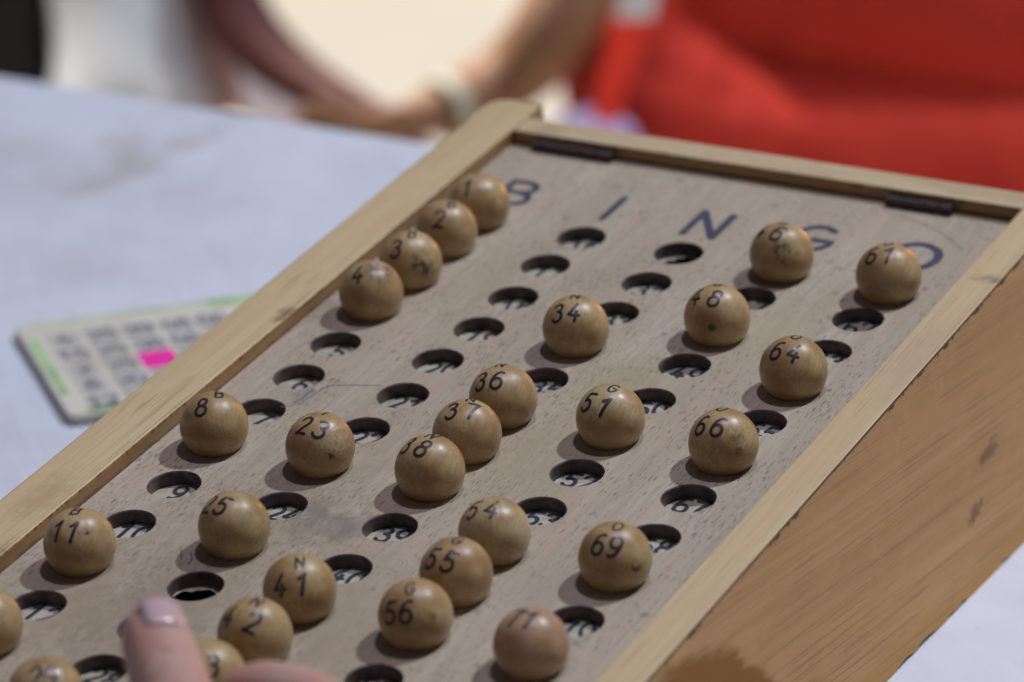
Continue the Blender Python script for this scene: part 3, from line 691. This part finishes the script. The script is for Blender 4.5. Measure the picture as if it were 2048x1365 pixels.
redarm = [(-55.4, 119.0, -12.2, 3.8), (-53.6, 112.0, -22.2, 3.3), (-53.5, 107.0, -27.6, 3.0), (-54.6, 105.4, -30.4, 2.9), (-57.66, 106.82, -33.41, 2.7), (-58.77, 103.43, -34.11, 2.3), (-60.18, 100.02, -34.49, 1.9)]
pr_, loc = build_person('person in a red outfit with a red lanyard, sitting beyond the table', red_hip, F3, E3, tan, redarm, (-.55, -.8, -.05), (.5, -.35, .6), other_arm=False)
red_m = cloth('red_cloth', (.56, .046, .030))
def lp(p, rx, ry=None): q = loc(p); return (q.x, q.y, q.z, rx, ry or rx)
o3 = Vector((0, 0, 1))
def rings(hip, rows): # rows: (z, sideways, half width, half depth, forward)
    return [(*(loc(hip+E3*sx+F3*fy).xy), loc((0, 0, z)).z, a, b) for z, sx, a, b, fy in rows]
def leg(hip, s, L, r0, r1, dz):
    h_, k_ = loc(hip+E3*8*s+o3*dz), loc(hip+E3*10*s+F3*L+o3*dz); return tube([(*h_, r0), (*h_.lerp(k_, .5), (r0+r1)/2), (*k_, r1)])
tors = loft('red_outfit', rings(red_hip, [(-64, 0, 19, 13, 0), (-50, -1, 20.5, 14, 0), (-43, -2.2, 21, 14, .5), (-38.5, -2.2, 20.6, 13.5, .5), (-35.4, -.5, 18.4, 11.8, 0), (-32.5, 0, 17.6, 12.6, .5),
        (-27, 0, 17.8, 13.2, 1), (-18, 0, 17.2, 12.2, .5), (-4, 0, 17.6, 11.5, 0), (4, 0, 16, 10, 0), (8, 0, 8, 7, 0)]), E3, F3, None, None, folds=(1.3, .07), tilt=.16)
V, F = merge(tors, leg(red_hip, -1, 34, 9.5, 7.5, -2), leg(red_hip, 1, 34, 9.5, 7.5, -2))
obj('red_outfit', V, F, red_m, pr_, sm=True)
# lanyard: strap with a white upper section
def strap(name, path, w0, w1, mat, parent, loc):
    V, F = [], []
    for i, p in enumerate(path):
        p = loc(p); wd = w0+(w1-w0)*i/(len(path)-1)
        for dx, dy in ((-wd, -.12), (wd, -.12), (wd, .12), (-wd, .12)): V.append(p+E3*dx+F3*dy)
    for i in range(len(path)-1):
        for k in range(4): F.append((i*4+k, i*4+(k+1) % 4, i*4+4+(k+1) % 4, i*4+4+k))
    F.append((0, 3, 2, 1)); e = (len(path)-1)*4; F.append((e, e+1, e+2, e+3)); obj(name, V, F, mat, parent, sm=False)
strap('lanyard_end', [(-46.3, 105.9, -20), (-46.71, 105.42, -22.71), (-47.0, 104.22, -25.02), (-47.11, 103.25, -27.3)], 1.1, 1.2, plain('white_strap', (.62, .58, .54), .7, .05), pr_, loc)
strap('lanyard', [(-47.12, 103.25, -27.35), (-47.2, 103.0, -27.8), (-47.34, 102.3, -29.36), (-47.81, 101.3, -31.37), (-47.9, 100.9, -33.5)], 1.45, .8, plain('scarlet_strap', (.82, .035, .012), .6, .05), pr_, loc)
q = loc((-59.6, 101.3, -34.3)); V, F = [], []
D = (Vector((-60.18, 100.02, -34.49))-Vector((-58.77, 103.43, -34.11))).normalized(); a = D.cross(Vector((0, 0, 1))).normalized(); b = D.cross(a)
for i in range(24):
    for j in range(8):
        th, ph = 2*pi*i/24, 2*pi*j/8; V.append(q+(a*cos(th)+b*sin(th))*(2.0+.2*cos(ph))+D*(.6*sin(ph)))
for i in range(24):
    for j in range(8): F.append((i*8+j, ((i+1) % 24)*8+j, ((i+1) % 24)*8+(j+1) % 8, i*8+(j+1) % 8))
obj('wristband', V, F, plain('pale_green_band', (.42, .44, .33), .6, .1), pr_, sm=True)
nodes = [lp((-55.6, 114, -42), 5.5), lp((-53.6, 108.5, -38.6), 3.2)]
skin_body('lilac_cloth', nodes, [(0, 1)], cloth('lilac_cloth_mat', (.42, .38, .62)), pr_, 0, 2)

wh_hip = Vector((-93, 118, -62))
dark_skin = skin('brown_skin', (.085, .020, .015), (.075, .018, .013))
larm = [(-90.5, 120.7, -17, 3.4), (-86.6, 115.4, -29.2, 3.0), (-83.0, 112.3, -34.0, 2.7), (-79.2, 111, -36.4, 2.4), (-75.2, 110.1, -37.7, 2.1), (-71.6, 109.4, -38.3, 1.7)]
pw, loc = build_person('person in a loose white shirt with a bare brown arm, at the upper left', wh_hip, F3, E3, dark_skin, larm, (.9, -.25, -.05), (.1, -.6, .6), shoulder_h=52, other_arm=False, bw=.6)
tors = loft('white_shirt', rings(wh_hip, [(-64, 0, 9.5, 9, 0), (-48, 1.2, 9.8, 9.4, 1), (-41, 1.0, 9.2, 8.8, 1.5), (-36, -.3, 7.4, 7.8, 1.2), (-31, -1.4, 6.4, 6.8, 1), (-22, -1.4, 6.2, 6.4, 0),
        (-14, 0, 8.6, 6.4, 0), (-10, 0, 8, 6, 0), (-7, 0, 5, 4.5, 0)]), E3, F3, None, None, folds=(1.2, .13), tilt=.1)
obj('white_shirt', tors[0], tors[1], cloth('white_cloth', (.76, .80, .82), .3), pw, sm=True)

chb = Vector((-107.2, 112, FL))
chr_ = thing('chair', 'black chair at the upper left edge beside the person in the white shirt', 'chair', chb)
bkm = plain('black_plastic', (.010, .010, .013), .6, .2, .1)
box('backrest', (-12, 8.5), (-2, 1.5), (34, 80), bkm, chr_, 1.0)
box('seat', (-12, 4), (1.6, 22), (38, 42), bkm, chr_, 1.0)
for x in (-10.5, 2.5):
    for y in (3.2, 20): box('leg', (x-1.2, x+1.2), (y-1.2, y+1.2), (0, 37.9), bkm, chr_, .2)

bn = thing('bench', 'pale olive bench just beyond the far edge of the table', 'bench', (-48, 72, FL))
olive = plain('olive_paint', (.62, .58, .40), .6, .15, .2)
zt = -24.3-FL
prism('seat', [(-9, -8), (22, -13), (24, -8.5), (-7, -3)], 'z', zt-2.2, zt, olive, bn, .3)
for x, y in ((-5, -4.2), (-6, -7), (20, -8.5), (18, -11.3)): box('leg', (x-1, x+1), (y-1, y+1), (0, zt-2.3), olive, bn, .1)

# ---------------------------------------------------------------- the caller's hand
HB = Vector((20, -42, -2.3))
hp = thing('person', 'blurred thumb and curled index finger reaching over the near end of the board', 'person', HB)
pk_m = skin('pink_skin', (.50, .33, .26), (.50, .24, .20))
CH_ = [  # chains from the wrist node outwards: (x,y,z,r)
 [(16.3, -39.4, -1.5, 1.7), (14.56, -37.61, -.98, 1.45), (12.47, -35.98, -.23, 1.15), (10.89, -34.27, .04, 1.05), (9.98, -33.35, .48, 1.03), (9.08, -32.47, .82, .97), (8.50, -31.90, 1.0, .86), (8.16, -31.55, 1.06, .58)],
 [(17.6, -36.3, -1.5, 1.35), (16.67, -34.07, -1.17, 1.05), (14.85, -32.31, -.48, .88), (12.96, -31.88, .08, .80), (11.36, -31.6, -.05, .74), (10.3, -31.42, -.65, .64)],
 [(18.9, -36.6, -2.0, 1.35), (18.13, -34.8, -1.88, 1.05), (16.69, -32.95, -1.45, .90), (14.46, -31.7, -1.39, .82), (12.67, -31.52, -1.75, .74), (11.7, -31.43, -2.3, .64)],
 [(20.0, -37.6, -2.2, 1.3), (19.26, -35.67, -2.44, 1.0), (18.18, -33.73, -2.28, .86), (16.09, -32.42, -2.26, .80), (14.5, -32.29, -2.5, .70), (13.5, -32.3, -3.0, .6)],
 [(20.9, -38.8, -2.2, 1.2), (20.33, -36.61, -2.5, .95), (19.4, -34.65, -2.6, .78), (17.6, -33.31, -2.8, .70), (16.2, -33.1, -3.0, .62), (15.3, -33.1, -3.3, .54)]]
N = [Vector((19.0, -40.2, -1.9, 2.0)), Vector((20.82, -42.8, -1.9, 2.2)), Vector((25.02, -48.6, -1.0, 2.7)), Vector((31.05, -57.5, 1.3, 3.4))]; Eg = [(0, 1), (1, 2), (2, 3)]
for chn in CH_:
    prev = 0
    for p in chn: N.append(Vector(p)); Eg.append((prev, len(N)-1)); prev = len(N)-1
skin_body('hand', [(p[0]-HB.x, p[1]-HB.y, p[2]-HB.z, p[3]) for p in N], Eg, pk_m, hp, 1, 3)
# thumbnail: a curved plate on the camera side of the thumb tip
tip = Vector((8.42, -31.8, 1.04)); ax = (tip-Vector((9.08, -32.47, .82))).normalized(); tc = Vector((56.9, -100.8, 41.3))-tip; tc.normalize()
nrm = (tc*.9+Vector((.30, .16, .12))); nrm = (nrm-ax*nrm.dot(ax)).normalized(); sd = ax.cross(nrm)
V, F = [], []
for i in range(9):
    for j in range(9):
        a_ = (i-4)/4*.66; l_ = -.80+1.10*j/8
        rr = .90-.35*max(0, l_+.1)**2-.06*(j == 0)-.06*(abs(i-4) == 4)
        sh_ = 1-.25*max(0, l_-.2)
        V.append(tip-ax*.30+ax*l_+nrm*rr*cos(a_*sh_)+sd*rr*sin(a_*sh_)-HB)
for i in range(8):
    for j in range(8): F.append((i*9+j, i*9+j+1, (i+1)*9+j+1, (i+1)*9+j))
nm = M('thumbnail_mat', .22, .5, coat=.6, coat_rough=.15); nm.color((.58, .40, .41))
nl = obj('thumbnail', V, F, nm.m, hp, sm=True); sol = nl.modifiers.new('thick', 'SOLIDIFY'); sol.thickness = .05*S
